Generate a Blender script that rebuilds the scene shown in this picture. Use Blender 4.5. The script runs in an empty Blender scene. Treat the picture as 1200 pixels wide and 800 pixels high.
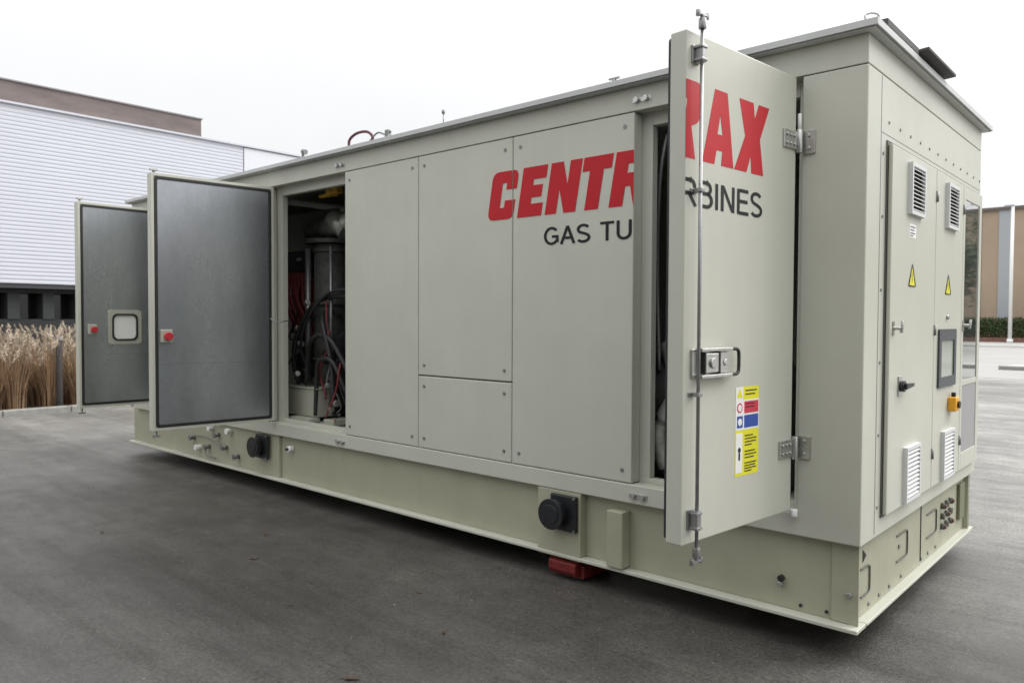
import bpy, bmesh, math, random
from mathutils import Vector, Matrix
random.seed(7)
R = math.radians
scene = bpy.context.scene
COL = scene.collection

# ------------------------------------------------------------------ materials
def mat(name, color, rough=.5, metal=0, noise=0, nscale=6, bump=0, bscale=200, coat=0, spec=.5, dirt=None, dirt_amt=.3, stretch=None, emis=None, streak=0, spangle=0):
    m = bpy.data.materials.new(name); m.use_nodes = True
    nt = m.node_tree; b = nt.nodes['Principled BSDF']; L = nt.links
    c = (*color, 1)
    b.inputs['Base Color'].default_value = c
    b.inputs['Roughness'].default_value = rough
    b.inputs['Metallic'].default_value = metal
    b.inputs['Specular IOR Level'].default_value = spec
    if coat: b.inputs['Coat Weight'].default_value = coat
    tc = nt.nodes.new('ShaderNodeTexCoord')
    vec = tc.outputs['Object']
    if stretch:
        mp = nt.nodes.new('ShaderNodeMapping'); mp.inputs['Scale'].default_value = stretch
        L.new(vec, mp.inputs['Vector']); vec = mp.outputs['Vector']
    if noise or dirt:
        n = nt.nodes.new('ShaderNodeTexNoise'); n.inputs['Scale'].default_value = nscale
        n.inputs['Detail'].default_value = 8; n.inputs['Roughness'].default_value = .65
        L.new(vec, n.inputs['Vector'])
        cr = nt.nodes.new('ShaderNodeMapRange')
        cr.inputs['From Min'].default_value = .3; cr.inputs['From Max'].default_value = .7
        L.new(n.outputs['Fac'], cr.inputs['Value'])
        mx = nt.nodes.new('ShaderNodeMix'); mx.data_type = 'RGBA'
        d = dirt if dirt else tuple(x*(1-noise) for x in color)
        e = tuple(x*(1+noise) for x in color) if not dirt else color
        k = 1 if not dirt else dirt_amt
        mx.inputs[6].default_value = (*e, 1)
        mx.inputs[7].default_value = (*[e[i]*(1-k)+d[i]*k for i in range(3)], 1)
        L.new(cr.outputs['Result'], mx.inputs[0]); L.new(mx.outputs[2], b.inputs['Base Color'])
        rr = nt.nodes.new('ShaderNodeMapRange')
        rr.inputs['To Min'].default_value = max(.02, rough-.07); rr.inputs['To Max'].default_value = min(1, rough+.07)
        L.new(n.outputs['Fac'], rr.inputs['Value']); L.new(rr.outputs['Result'], b.inputs['Roughness'])
    if streak or spangle:
        # thin vertical rain streaks and grime, or the crystal spangle of zinc sheet
        src = b.inputs['Base Color'].links[0].from_socket
        m3 = nt.nodes.new('ShaderNodeMapping'); L.new(tc.outputs['Object'], m3.inputs['Vector'])
        if streak:
            m3.inputs['Scale'].default_value = (9, 9, .55)
            n3 = nt.nodes.new('ShaderNodeTexNoise'); n3.inputs['Scale'].default_value = 1.6; n3.inputs['Detail'].default_value = 7; n3.inputs['Roughness'].default_value = .7
            out = n3.outputs['Fac']; amp = streak; lo, hi = .38, .66
        else:
            m3.inputs['Scale'].default_value = (1, 1, 1)
            n3 = nt.nodes.new('ShaderNodeTexVoronoi'); n3.inputs['Scale'].default_value = 38
            out = n3.outputs['Color']; amp = spangle; lo, hi = 0, 1
        L.new(m3.outputs['Vector'], n3.inputs['Vector'])
        r3 = nt.nodes.new('ShaderNodeMapRange'); r3.inputs['From Min'].default_value = lo; r3.inputs['From Max'].default_value = hi
        r3.inputs['To Min'].default_value = 1+amp*.4; r3.inputs['To Max'].default_value = 1-amp
        L.new(out, r3.inputs['Value'])
        x3 = nt.nodes.new('ShaderNodeVectorMath'); x3.operation = 'SCALE'; L.new(src, x3.inputs[0]); L.new(r3.outputs['Result'], x3.inputs['Scale'])
        L.new(x3.outputs[0], b.inputs['Base Color'])
    if bump:
        n2 = nt.nodes.new('ShaderNodeTexNoise'); n2.inputs['Scale'].default_value = bscale; n2.inputs['Detail'].default_value = 4
        L.new(vec, n2.inputs['Vector'])
        bp = nt.nodes.new('ShaderNodeBump'); bp.inputs['Strength'].default_value = bump; bp.inputs['Distance'].default_value = .01
        L.new(n2.outputs['Fac'], bp.inputs['Height']); L.new(bp.outputs['Normal'], b.inputs['Normal'])
    if emis:
        b.inputs['Emission Color'].default_value = (*emis[:3], 1); b.inputs['Emission Strength'].default_value = emis[3]
    return m

PAINT = mat('pebble_grey_paint', (.50, .503, .43), .40, noise=.045, nscale=1.7, bump=.05, bscale=5, streak=.016)
SKID_SHADED = mat('shaded_skid_paint', (.385, .385, .285), .5, streak=.02, dirt=(.24, .22, .15), dirt_amt=.32, nscale=3.5, bump=.04, bscale=12)  # body paint made darker: the skid's shade is put into the colour
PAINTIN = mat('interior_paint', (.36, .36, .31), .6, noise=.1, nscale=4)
ROOFM = mat('roof_edge_metal', (.50, .51, .50), .45, noise=.06, nscale=5)
GALV = mat('galvanised_sheet', (.385, .405, .43), .29, metal=.88, spangle=.06, noise=.20, nscale=2.2, bump=.02, bscale=14, stretch=(1, 1, .35))
STEEL = mat('zinc_steel', (.52, .52, .50), .32, metal=.9, noise=.12, nscale=40)
DSTEEL = mat('dull_steel', (.25, .25, .25), .45, metal=.7, noise=.15, nscale=30)
RUBBER = mat('black_rubber', (.018, .018, .018), .55, noise=.2, nscale=20)
BLACK = mat('black_plastic', (.012, .013, .015), .38, noise=.2, nscale=18)
GAP = mat('gap_black', (.02, .02, .018), .8)
RED = mat('red_lettering', (.46, .005, .012), .5, spec=.35, noise=.05, nscale=8)
TXT = mat('black_lettering', (.010, .010, .012), .5, spec=.3)
CUT = mat('cut_line_grey', (.10, .10, .085), .7)
YEL = mat('safety_yellow', (.72, .68, .02), .5, noise=.05)
ORANGE = mat('amber_yellow', (.75, .36, .02), .45, noise=.08, nscale=20)
MSTEEL = mat('rod_steel', (.30, .30, .30), .38, metal=.8, noise=.1, nscale=40)
BRASS = mat('yellow_valve_paint', (.62, .36, .04), .45, noise=.15, nscale=30)
REDP = mat('red_paint', (.15, .012, .010), .5, noise=.3, nscale=14, bump=.2, bscale=60)
REDC = mat('red_cable', (.20, .026, .028), .6)
REDB = mat('red_button_plastic', (.5, .02, .03), .4)
BLUE = mat('sign_blue', (.02, .07, .32), .5)
SRED = mat('sign_red', (.55, .03, .06), .5)
WHITE = mat('white_plastic', (.78, .78, .76), .45)
PALE = mat('pale_grey_box', (.40, .40, .33), .55, noise=.06)
LAG = mat('foil_lagging', (.42, .42, .38), .42, metal=.5, noise=.3, nscale=14, bump=.7, bscale=22)
DPIPE = mat('dark_engine_metal', (.07, .07, .066), .68, metal=.3, noise=.4, nscale=12)
SCREEN = mat('screen_glass', (.30, .33, .27), .12, spec=.8)
DGREY = mat('dark_grey_bezel', (.06, .065, .075), .45)
MIRG = mat('tinted_glass', (.05, .06, .06), .03, spec=1.0, coat=1.0)
VENTS = mat('louvre_plastic', (.62, .63, .62), .5)
LEAF = mat('dry_leaf', (.07, .042, .026), .85, noise=.4, nscale=30)
TIMBER = mat('dark_timber', (.07, .05, .035), .85, noise=.4, nscale=10, stretch=(1, 12, 12))
KERB = mat('concrete_kerb', (.27, .265, .245), .9, noise=.2, nscale=9, bump=.5, bscale=60)
SOIL = mat('soil', (.06, .045, .03), .95, noise=.4, nscale=7, bump=1, bscale=15)
GRAVB = mat('grey_duct', (.075, .072, .07), .75, noise=.15)

def asphalt():
    m = bpy.data.materials.new('asphalt'); m.use_nodes = True
    nt = m.node_tree; b = nt.nodes['Principled BSDF']; L = nt.links; N = nt.nodes
    tc = N.new('ShaderNodeTexCoord'); V = tc.outputs['Object']
    def noise(s, det=6, ro=.6, v=V, dist=0):
        n = N.new('ShaderNodeTexNoise'); n.inputs['Scale'].default_value = s; n.inputs['Detail'].default_value = det
        n.inputs['Roughness'].default_value = ro; n.inputs['Distortion'].default_value = dist; L.new(v, n.inputs['Vector']); return n.outputs['Fac']
    def mr(v, a, c, d, e):
        n = N.new('ShaderNodeMapRange'); L.new(v, n.inputs['Value'])
        for k, x in zip(('From Min', 'From Max', 'To Min', 'To Max'), (a, c, d, e)): n.inputs[k].default_value = x
        return n.outputs['Result']
    def mul(a, c):
        n = N.new('ShaderNodeMath'); n.operation = 'MULTIPLY'; L.new(a, n.inputs[0]); L.new(c, n.inputs[1]); return n.outputs[0]
    mp = N.new('ShaderNodeMapping'); mp.inputs['Rotation'].default_value = (0, 0, R(52)); mp.inputs['Scale'].default_value = (.16, 1.5, 1)
    L.new(V, mp.inputs['Vector'])
    big = mr(noise(.45, 5, .6, dist=.6), .38, .62, .78, 1.22)
    streak = mr(noise(.55, 6, .65, mp.outputs['Vector']), .40, .60, .74, 1.26)
    med = mr(noise(4.5, 10, .78), .36, .64, .80, 1.20)
    fine = mr(noise(45, 6, .8), .40, .60, .66, 1.34)
    f = mul(mul(big, streak), mul(med, fine))
    # pale aggregate specks
    vo = N.new('ShaderNodeTexVoronoi'); vo.inputs['Scale'].default_value = 55; L.new(V, vo.inputs['Vector'])
    speck = mr(vo.outputs['Distance'], .0, .16, 1.75, 1.0)
    f = mul(f, speck)
    # pale scuffs dragged across the surface and a few hairline cracks
    mp2 = N.new('ShaderNodeMapping'); mp2.inputs['Rotation'].default_value = (0, 0, R(-28)); mp2.inputs['Scale'].default_value = (1.2, 9, 1); L.new(V, mp2.inputs['Vector'])
    f = mul(f, mr(noise(2.2, 8, .75, mp2.outputs['Vector'], .8), .58, .74, 1.0, 1.6))
    wv = N.new('ShaderNodeTexVoronoi'); wv.feature = 'DISTANCE_TO_EDGE'; wv.inputs['Scale'].default_value = .38
    nd = N.new('ShaderNodeTexNoise'); nd.inputs['Scale'].default_value = 2.5; nd.inputs['Detail'].default_value = 6; L.new(V, nd.inputs['Vector'])
    va = N.new('ShaderNodeVectorMath'); va.operation = 'MULTIPLY_ADD'; L.new(nd.outputs['Color'], va.inputs[0]); va.inputs[1].default_value = (.7, .7, 0); L.new(V, va.inputs[2])
    L.new(va.outputs[0], wv.inputs['Vector'])
    f = mul(f, mr(wv.outputs['Distance'], .0, .004, .74, 1.0))
    mx = N.new('ShaderNodeMix'); mx.data_type = 'RGBA'; mx.blend_type = 'MULTIPLY'; mx.inputs[0].default_value = 1
    mx.inputs[6].default_value = (.054, .0515, .048, 1); L.new(f, mx.inputs[7]); L.new(mx.outputs[2], b.inputs['Base Color'])
    # base colour dark near the container, paler outward: glare falloff painted in, ragged edge
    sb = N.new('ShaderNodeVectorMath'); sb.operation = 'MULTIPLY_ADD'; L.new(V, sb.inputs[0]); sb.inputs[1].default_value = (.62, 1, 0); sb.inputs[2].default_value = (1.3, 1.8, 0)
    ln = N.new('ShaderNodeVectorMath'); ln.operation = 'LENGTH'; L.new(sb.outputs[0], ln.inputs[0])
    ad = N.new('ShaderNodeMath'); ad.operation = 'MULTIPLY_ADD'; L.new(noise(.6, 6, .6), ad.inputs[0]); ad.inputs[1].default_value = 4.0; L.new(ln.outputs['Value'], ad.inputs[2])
    dry = mr(ad.outputs[0], 4.0, 9.5, 0, 1)  # distance mask for the glare falloff painted into the colour
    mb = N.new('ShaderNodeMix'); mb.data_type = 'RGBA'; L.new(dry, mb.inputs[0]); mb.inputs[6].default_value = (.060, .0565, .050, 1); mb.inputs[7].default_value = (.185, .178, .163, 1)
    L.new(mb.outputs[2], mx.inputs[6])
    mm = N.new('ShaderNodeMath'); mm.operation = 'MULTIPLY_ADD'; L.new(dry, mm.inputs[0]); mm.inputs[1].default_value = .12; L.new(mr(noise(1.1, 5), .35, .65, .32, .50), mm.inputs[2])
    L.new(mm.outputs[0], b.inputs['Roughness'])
    L.new(mr(noise(2.5, 9, .72, mp.outputs['Vector']), .38, .62, .30, .70), b.inputs['Specular IOR Level'])
    bp = N.new('ShaderNodeBump'); bp.inputs['Strength'].default_value = .45; bp.inputs['Distance'].default_value = .008
    L.new(noise(70, 5, .8), bp.inputs['Height']); L.new(bp.outputs['Normal'], b.inputs['Normal'])
    return m
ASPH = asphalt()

# ------------------------------------------------------------------ mesh helpers
def box(bm, x0, x1, y0, y1, z0, z1):
    v = [bm.verts.new((x, y, z)) for x in (x0, x1) for y in (y0, y1) for z in (z0, z1)]
    for f in ((0, 1, 3, 2), (4, 6, 7, 5), (0, 4, 5, 1), (2, 3, 7, 6), (0, 2, 6, 4), (1, 5, 7, 3)):
        bm.faces.new([v[i] for i in f])
def cyl(bm, a, b, r, n=16, r2=None):
    a = Vector(a); b = Vector(b); d = (b-a); r2 = r if r2 is None else r2
    q = d.to_track_quat('Z', 'Y')
    A = [bm.verts.new(a + q @ Vector((r*math.cos(2*math.pi*i/n), r*math.sin(2*math.pi*i/n), 0))) for i in range(n)]
    B = [bm.verts.new(b + q @ Vector((r2*math.cos(2*math.pi*i/n), r2*math.sin(2*math.pi*i/n), 0))) for i in range(n)]
    for i in range(n):
        f = bm.faces.new((A[i], A[(i+1) % n], B[(i+1) % n], B[i])); f.smooth = True
    bm.faces.new(A[::-1]); bm.faces.new(B)
def tube(bm, pts, r, n=8, sm=6):
    P = [Vector(p) for p in pts]
    if sm > 1 and len(P) > 2:
        Q = []
        for i in range(len(P)-1):
            p0, p1, p2, p3 = P[max(i-1, 0)], P[i], P[i+1], P[min(i+2, len(P)-1)]
            for k in range(sm):
                t = k/sm
                Q.append(.5*((2*p1)+(-p0+p2)*t+(2*p0-5*p1+4*p2-p3)*t*t+(-p0+3*p1-3*p2+p3)*t**3))
        Q.append(P[-1]); P = Q
    rings = []
    up = Vector((.31, .2, .93))
    for i, p in enumerate(P):
        d = (P[min(i+1, len(P)-1)]-P[max(i-1, 0)]).normalized()
        s = d.cross(up)
        if s.length < .01: s = d.cross(Vector((1, 0, 0)))
        s.normalize(); u = s.cross(d)
        rings.append([bm.verts.new(p+r*(s*math.cos(2*math.pi*k/n)+u*math.sin(2*math.pi*k/n))) for k in range(n)])
    for a, b in zip(rings, rings[1:]):
        for k in range(n):
            f = bm.faces.new((a[k], a[(k+1) % n], b[(k+1) % n], b[k])); f.smooth = True
    bm.faces.new(rings[0][::-1]); bm.faces.new(rings[-1])
def prism(bm, pts, axis, a, b):
    """polygon pts (2D) extruded along axis 0/1/2 from a to b"""
    def mk(p, w):
        q = list(p); q.insert(axis, w); return bm.verts.new(q)
    A = [mk(p, a) for p in pts]; B = [mk(p, b) for p in pts]
    bm.faces.new(A); bm.faces.new(B[::-1])
    n = len(pts)
    for i in range(n): bm.faces.new((A[i], B[i], B[(i+1) % n], A[(i+1) % n]))
def rrect(x0, x1, y0, y1, r, n=5):
    out = []
    for cx, cy, a in ((x1-r, y1-r, 0), (x0+r, y1-r, 90), (x0+r, y0+r, 180), (x1-r, y0+r, 270)):
        for k in range(n+1):
            t = R(a+90*k/n); out.append((cx+r*math.cos(t), cy+r*math.sin(t)))
    return out
def ringprism(bm, outer, inner, axis, a, b):
    def mk(p, w):
        q = list(p); q.insert(axis, w); return bm.verts.new(q)
    O = [mk(p, a) for p in outer]; I = [mk(p, a) for p in inner]
    O2 = [mk(p, b) for p in outer]; I2 = [mk(p, b) for p in inner]
    n = len(outer)
    for i in range(n):
        j = (i+1) % n
        bm.faces.new((O[i], O[j], I[j], I[i])); bm.faces.new((O2[i], I2[i], I2[j], O2[j]))
        bm.faces.new((O[i], O2[i], O2[j], O[j])); bm.faces.new((I[i], I[j], I2[j], I2[i]))
def obj(name, bm, m, parent=None, bevel=0, loc=None, label=None):
    bmesh.ops.recalc_face_normals(bm, faces=bm.faces[:])
    me = bpy.data.meshes.new(name); bm.to_mesh(me); bm.free()
    for x in (m if isinstance(m, (list, tuple)) else [m]): me.materials.append(x)
    o = bpy.data.objects.new(name, me); COL.objects.link(o)
    if parent: o.parent = parent
    if loc: o.location = loc
    if bevel:
        md = o.modifiers.new('bevel', 'BEVEL'); md.width = bevel; md.segments = 2; md.limit_method = 'ANGLE'; md.angle_limit = R(40)
    if label: o['label'] = label
    return o
def B(*boxes):
    bm = bmesh.new()
    for b in boxes: box(bm, *b)
    return bm
def thing(name, label, cat, loc=(0, 0, 0), group=None):
    o = bpy.data.objects.new(name, None); COL.objects.link(o); o.location = loc
    o.empty_display_size = .3
    o['label'] = label; o['category'] = cat
    if group: o['group'] = group
    return o
def tag(o, label, cat, group=None, kind=None):
    o['label'] = label; o['category'] = cat
    if group: o['group'] = group
    if kind: o['kind'] = kind
    return o
def struct(name, bm, m):
    o = obj(name, bm, m); o['kind'] = 'structure'; return o

def union(a, b):
    os_ = []
    for bm in (a, b):
        bmesh.ops.recalc_face_normals(bm, faces=bm.faces[:])
        me = bpy.data.meshes.new('u'); bm.to_mesh(me); bm.free(); o = bpy.data.objects.new('u', me); COL.objects.link(o); os_.append(o)
    md = os_[0].modifiers.new('b', 'BOOLEAN'); md.operation = 'UNION'; md.object = os_[1]; md.solver = 'EXACT'
    dg = bpy.context.evaluated_depsgraph_get(); me = bpy.data.meshes.new_from_object(os_[0].evaluated_get(dg))
    out = bmesh.new(); out.from_mesh(me)
    for o in os_: bpy.data.objects.remove(o)
    bmesh.ops.dissolve_limit(out, angle_limit=.001, verts=out.verts[:], edges=out.edges[:])
    return out

# ------------------------------------------------------------------ lettering
def rounded(pts):
    out = []
    n = len(pts)
    for i, p in enumerate(pts):
        if len(p) == 2: out.append(p); continue
        r = p[2]; P = Vector(p[:2]); a = Vector(pts[i-1][:2])-P; c = Vector(pts[(i+1) % n][:2])-P
        a.normalize(); c.normalize(); A = P+a*r; C = P+c*r
        for k in range(6):
            t = k/5; out.append(tuple((1-t)**2*A+2*t*(1-t)*P+t*t*C))
    return out
GLY = {
 'C': [[(0, 0, .05), (.216, 0, .045), (.216, .112), (.135, .112), (.135, .066, .015), (.088, .066, .015), (.088, .234, .015), (.135, .234, .015), (.135, .19), (.216, .19), (.216, .3, .045), (0, .3, .05)]],
 'E': [[(0, 0), (.19, 0), (.19, .07), (.09, .07), (.09, .118), (.17, .118), (.17, .184), (.09, .184), (.09, .23), (.19, .23), (.19, .3), (0, .3)]],
 'N': [[(0, 0), (.08, 0), (.08, .165), (.145, 0), (.227, 0), (.227, .3), (.147, .3), (.147, .14), (.085, .3), (0, .3)]],
 'T': [[(.055, 0), (.145, 0), (.145, .228), (.2, .228), (.2, .3), (0, .3), (0, .228), (.055, .228)]],
 'R': [[(0, 0), (.085, 0), (.085, .11), (.125, .11), (.165, 0), (.262, 0), (.212, .126), (.262, .15, .02), (.262, .3, .045), (0, .3)], [(.085, .175), (.175, .175, .02), (.175, .236, .02), (.085, .236)]],
 'A': [[(0, 0), (.078, 0), (.083, .06), (.135, .06), (.138, 0), (.222, 0), (.118, .3), (.031, .3)], [(.076, .118), (.126, .118), (.082, .225)]],
 'X': [[(0, 0), (.088, 0), (.112, .088), (.135, 0), (.227, 0), (.168, .152), (.217, .3), (.137, .3), (.113, .222), (.085, .3), (-.02, .3), (.055, .15)]],
}
def curve_mesh(loops, ext=.0006):
    cu = bpy.data.curves.new('tmp', 'CURVE'); cu.dimensions = '2D'; cu.fill_mode = 'BOTH'; cu.extrude = ext; cu.offset = .0045
    for l in loops:
        s = cu.splines.new('POLY'); s.points.add(len(l)-1)
        for i, p in enumerate(l): s.points[i].co = (p[0], p[1], 0, 1)
        s.use_cyclic_u = True
    o = bpy.data.objects.new('tmp', cu); COL.objects.link(o)
    dg = bpy.context.evaluated_depsgraph_get(); me = bpy.data.meshes.new_from_object(o.evaluated_get(dg))
    bpy.data.objects.remove(o); return me
def text_mesh(s, ext=.0006, size=1):
    cu = bpy.data.curves.new('tmp', 'FONT'); cu.body = s; cu.extrude = ext; cu.size = size
    o = bpy.data.objects.new('tmp', cu); COL.objects.link(o)
    dg = bpy.context.evaluated_depsgraph_get(); me = bpy.data.meshes.new_from_object(o.evaluated_get(dg))
    bpy.data.objects.remove(o); return me
def clip(bm, co, no):
    bmesh.ops.bisect_plane(bm, geom=bm.verts[:]+bm.edges[:]+bm.faces[:], dist=1e-6, plane_co=co, plane_no=no, clear_outer=True)
SL = .18
ORG = [('C', -2.379), ('E', -2.117), ('N', -1.889), ('T', -1.641), ('R', -1.412), ('A', -1.087), ('X', -.845)]
def logo_bm(lo=None, hi=None):
    loops = []
    for g, ox in ORG:
        for l in GLY[g]:
            loops.append([(ox+x+SL*y, 2.252+y) for x, y in rounded(l)])
    me = curve_mesh(loops); bm = bmesh.new(); bm.from_mesh(me)
    if hi is not None: clip(bm, (hi, 0, 0), (1, 0, 0))
    if lo is not None: clip(bm, (lo, 0, 0), (-1, 0, 0))
    return bm
def arc(cx, cy, rx, ry, a0, a1, n=12):
    return [(cx+rx*math.cos(R(a0+(a1-a0)*k/n)), cy+ry*math.sin(R(a0+(a1-a0)*k/n))) for k in range(n+1)]
ST = {  # centre lines of plain sans letters, cap height 1
 'G': (.78, [arc(.40, .5, .33, .44, 42, 318, 22)+[(.70, .20), (.70, .46)], [(.42, .46), (.755, .46)]]),
 'A': (.70, [[(.03, 0), (.35, .985)], [(.67, 0), (.35, .985)], [(.14, .33), (.56, .33)]]),
 'S': (.68, [arc(.33, .735, .25, .21, 25, 250, 14)+[(.36, .50)]+arc(.33, .265, .28, .215, 70, -150, 14)]),
 'T': (.64, [[(.0, .945), (.64, .945)], [(.32, 0), (.32, .89)]]),
 'U': (.72, [[(.09, 1), (.09, .36)]+arc(.36, .34, .27, .29, 180, 360, 14)+[(.63, .36), (.63, 1)]]),
 'R': (.72, [[(.09, 0), (.09, 1)], [(.145, .945), (.42, .945)]+arc(.42, .70, .21, .245, 90, -90, 12)+[(.145, .455)], [(.38, .455), (.68, 0)]]),
 'B': (.68, [[(.09, 0), (.09, 1)], [(.145, .945), (.38, .945)]+arc(.38, .74, .19, .205, 90, -90, 10)+[(.145, .535)], [(.42, .535)]+arc(.40, .295, .22, .24, 90, -90, 10)+[(.145, .055)]]),
 'I': (.20, [[(.10, 0), (.10, 1)]]),
 'N': (.74, [[(.09, 0), (.09, 1)], [(.65, 0), (.65, 1)], [(.12, .97), (.62, .03)]]),
 'E': (.64, [[(.09, 0), (.09, 1)], [(.145, .945), (.62, .945)], [(.145, .52), (.58, .52)], [(.145, .055), (.63, .055)]]),
 ' ': (.28, []),
}
def stroke_text(txt, gap=.09, hw=.070):
    bm = bmesh.new(); x = 0; k = 0
    for ch in txt:
        w_, paths = ST[ch]
        for P in paths:
            P = [Vector((p[0]+x, p[1])) for p in P]; k += 1; z = .0004+.00012*(k % 6); prev = None
            for i, p in enumerate(P):
                d0 = (p-P[i-1]).normalized() if i else (P[1]-p).normalized(); d1 = (P[i+1]-p).normalized() if i < len(P)-1 else d0
                t = (d0+d1).normalized(); n = Vector((-t.y, t.x)); h = hw/max(.5, n.dot(Vector((-d0.y, d0.x))))
                a = bm.verts.new((*(p+n*h), z)); b = bm.verts.new((*(p-n*h), z))
                if prev: bm.faces.new((prev[0], prev[1], b, a))
                prev = (a, b)
        x += w_+gap
    return bm
def sub_bm(lo=None, hi=None):
    bm = stroke_text('GAS TURBINES')
    xs = [v.co.x for v in bm.verts]; x0, x1 = min(xs), max(xs); ys = [v.co.y for v in bm.verts]; y0, y1 = min(ys), max(ys)
    for v in bm.verts:
        v.co.x = -1.899+(v.co.x-x0)/(x1-x0)*1.283; v.co.y = 2.055+(v.co.y-y0)/(y1-y0)*.122
    if hi is not None: clip(bm, (hi, 0, 0), (1, 0, 0))
    if lo is not None: clip(bm, (lo, 0, 0), (-1, 0, 0))
    return bm
def stand(bm, y, dx=0):
    for v in bm.verts: v.co = Vector((v.co.x+dx, y-v.co.z, v.co.y))
    return bm

# ================================================================== THE CONTAINER
W = 2.43; XL = -8.05
Z0, ZR, ZP, ZT, ZH = .15, .555, .665, 2.77, 2.905
T = .088
gen = thing('generator_container', 'long pebble grey generator container with red lettering and open side doors on asphalt', 'generator container', (-4, 1.2, 0))
G = bpy.data.objects.new('x', None)  # placeholder never linked
def part(name, bm, m, parent=None, bevel=.003, label=None):
    """part in world coordinates under the container (or a part of it)"""
    p = parent or gen
    off = Vector(gen.location)
    bmesh.ops.translate(bm, verts=bm.verts[:], vec=-off)
    o = obj(name, bm, m, p, bevel, label=label)
    return o
def subpart(name, bm, m, parent, bevel=.002, label=None):
    return part(name, bm, m, parent, bevel, label)

# --- skid
bm = bmesh.new()
box(bm, XL-.12, -.05, .055, .07, Z0+.016, ZR-.002)        # web
box(bm, XL-.12, -.05, W-.07, W-.055, Z0+.016, ZR-.002)
box(bm, -.064, -.05, .07, W-.07, Z0+.017, ZR-.002)        # end web
box(bm, XL-.12, XL-.02, .12, W-.12, Z0+.001, Z0+.017)
box(bm, XL-.04, XL-.025, .07, W-.07, Z0+.017, ZR-.002)
for x in (-7.2, -4.99, -1.93):
    pass
for x in (-2, -4, -6): box(bm, x, x+.1, .07, W-.07, Z0+.02, ZR-.01)
skid = part('skid_frame', bm, SKID_SHADED, bevel=.004)
bm = bmesh.new()
box(bm, XL-.12, -.004, -.012, .12, Z0-.004, Z0+.016)          # bottom flange, long side
box(bm, XL-.12, -.004, W-.12, W+.012, Z0-.004, Z0+.016)
box(bm, -.12, .0, .12, W-.12, Z0+.001, Z0+.017)           # end flange
part('base_flange', bm, PAINT, bevel=.004)  # same paint as the skid, kept at its lit tone
bm = B((-.143, -.018, .0465, .0545, Z0+.018, ZR-.004)); subpart('corner_plate', bm, SKID_SHADED, skid)
bm = B((-5.03, -4.985, .028, .0545, Z0+.018, ZR-.004), (-6.9, -5.03, .040, .0545, Z0+.018, ZR-.004)); subpart('stiffener_plate', bm, SKID_SHADED, skid)
bm = B((-.045, -.018, W-.0545, W-.047, Z0+.018, ZR-.004), (-.049, -.02, W-.075, W-.0555, Z0+.018, ZR-.004)); subpart('corner_plate', bm, SKID_SHADED, skid)
# lifting pocket plate with the black pipe flange
bm = B((-1.93, -1.60, -.004, .054, Z0-.010, ZR-.003)); subpart('jacking_plate', bm, SKID_SHADED, skid)
bm = B((-1.394, -1.285, -.03, .054, .172, .50)); subpart('cable_cover', bm, SKID_SHADED, skid, bevel=.006)
def socket(xc, zc, yf, nm='black_pipe_socket'):
    bm = bmesh.new()
    zc += .03
    box(bm, xc-.05, xc+.150, yf-.025, yf, zc-.115, zc+.105)
    s = part(nm, bm, BLACK, bevel=.008)
    bm = bmesh.new()
    cyl(bm, (xc-.0, yf-.025, zc-.01), (xc-.0, yf-.075, zc-.01), .086, 28)
    cyl(bm, (xc-.0, yf-.075, zc-.01), (xc-.0, yf-.088, zc-.01), .094, 28)
    cyl(bm, (xc, yf-.088, zc-.01), (xc, yf-.094, zc-.01), .06, 24)
    subpart('cap', bm, BLACK, s, bevel=.004)
    bm = bmesh.new()
    for dx in (.136,):
        for dz in (-.105, .095): cyl(bm, (xc+dx, yf-.025, zc+dz), (xc+dx, yf-.033, zc+dz), .008, 8)
    subpart('bolt', bm, DSTEEL, s, bevel=0)
socket(-1.765, .40, -.004)
socket(-5.29, .40, .02)
# end cap fittings left of the black socket
bm = bmesh.new()
for x, z in ((-6.62, .36), (-6.30, .30), (-5.95, .33), (-5.72, .27), (-6.1, .44)):
    cyl(bm, (x, .045, z), (x, -.01, z), .022, 12); cyl(bm, (x, -.01, z), (x, -.02, z), .03, 6)
tube(bm, [(-6.62, .0, .37), (-6.4, -.01, .40), (-6.2, -.01, .39), (-5.95, .0, .34)], .007)
tube(bm, [(-6.3, .0, .29), (-6.28, -.01, .22), (-6.1, .0, .21)], .007)
part('drain_valve', bm, DSTEEL, bevel=0)
bm = bmesh.new()
for x, z in ((-6.22, .50), (-5.86, .50), (-6.5, .27)):
    cyl(bm, (x, .045, z), (x, -.02, z), .03, 14)
part('white_cap', bm, WHITE)
bm = bmesh.new(); cyl(bm, (-4.80, .054, .452), (-4.80, .0, .452), .026, 16); part('earth_boss', bm, WHITE)
bm = bmesh.new(); cyl(bm, (-4.80, .0, .452), (-4.80, -.02, .452), .012, 8); cyl(bm, (-.387, .054, .315), (-.387, .03, .315), .016, 10); part('earth_bolt', bm, RUBBER, bevel=0)
bm = bmesh.new()
for x, z in ((-.06, .31), (-.39, .285)): cyl(bm, (x, .0465, z), (x, .028, z), .014, 14)
part('white_cap', bm, STEEL)
bm = bmesh.new()
for x, z in ((-.29, .20), (-.165, .20), (-5.0, .20)): cyl(bm, (x, .0545, z), (x, .045, z), .008, 8)
part('skid_screw', bm, RUBBER, bevel=0)

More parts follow.
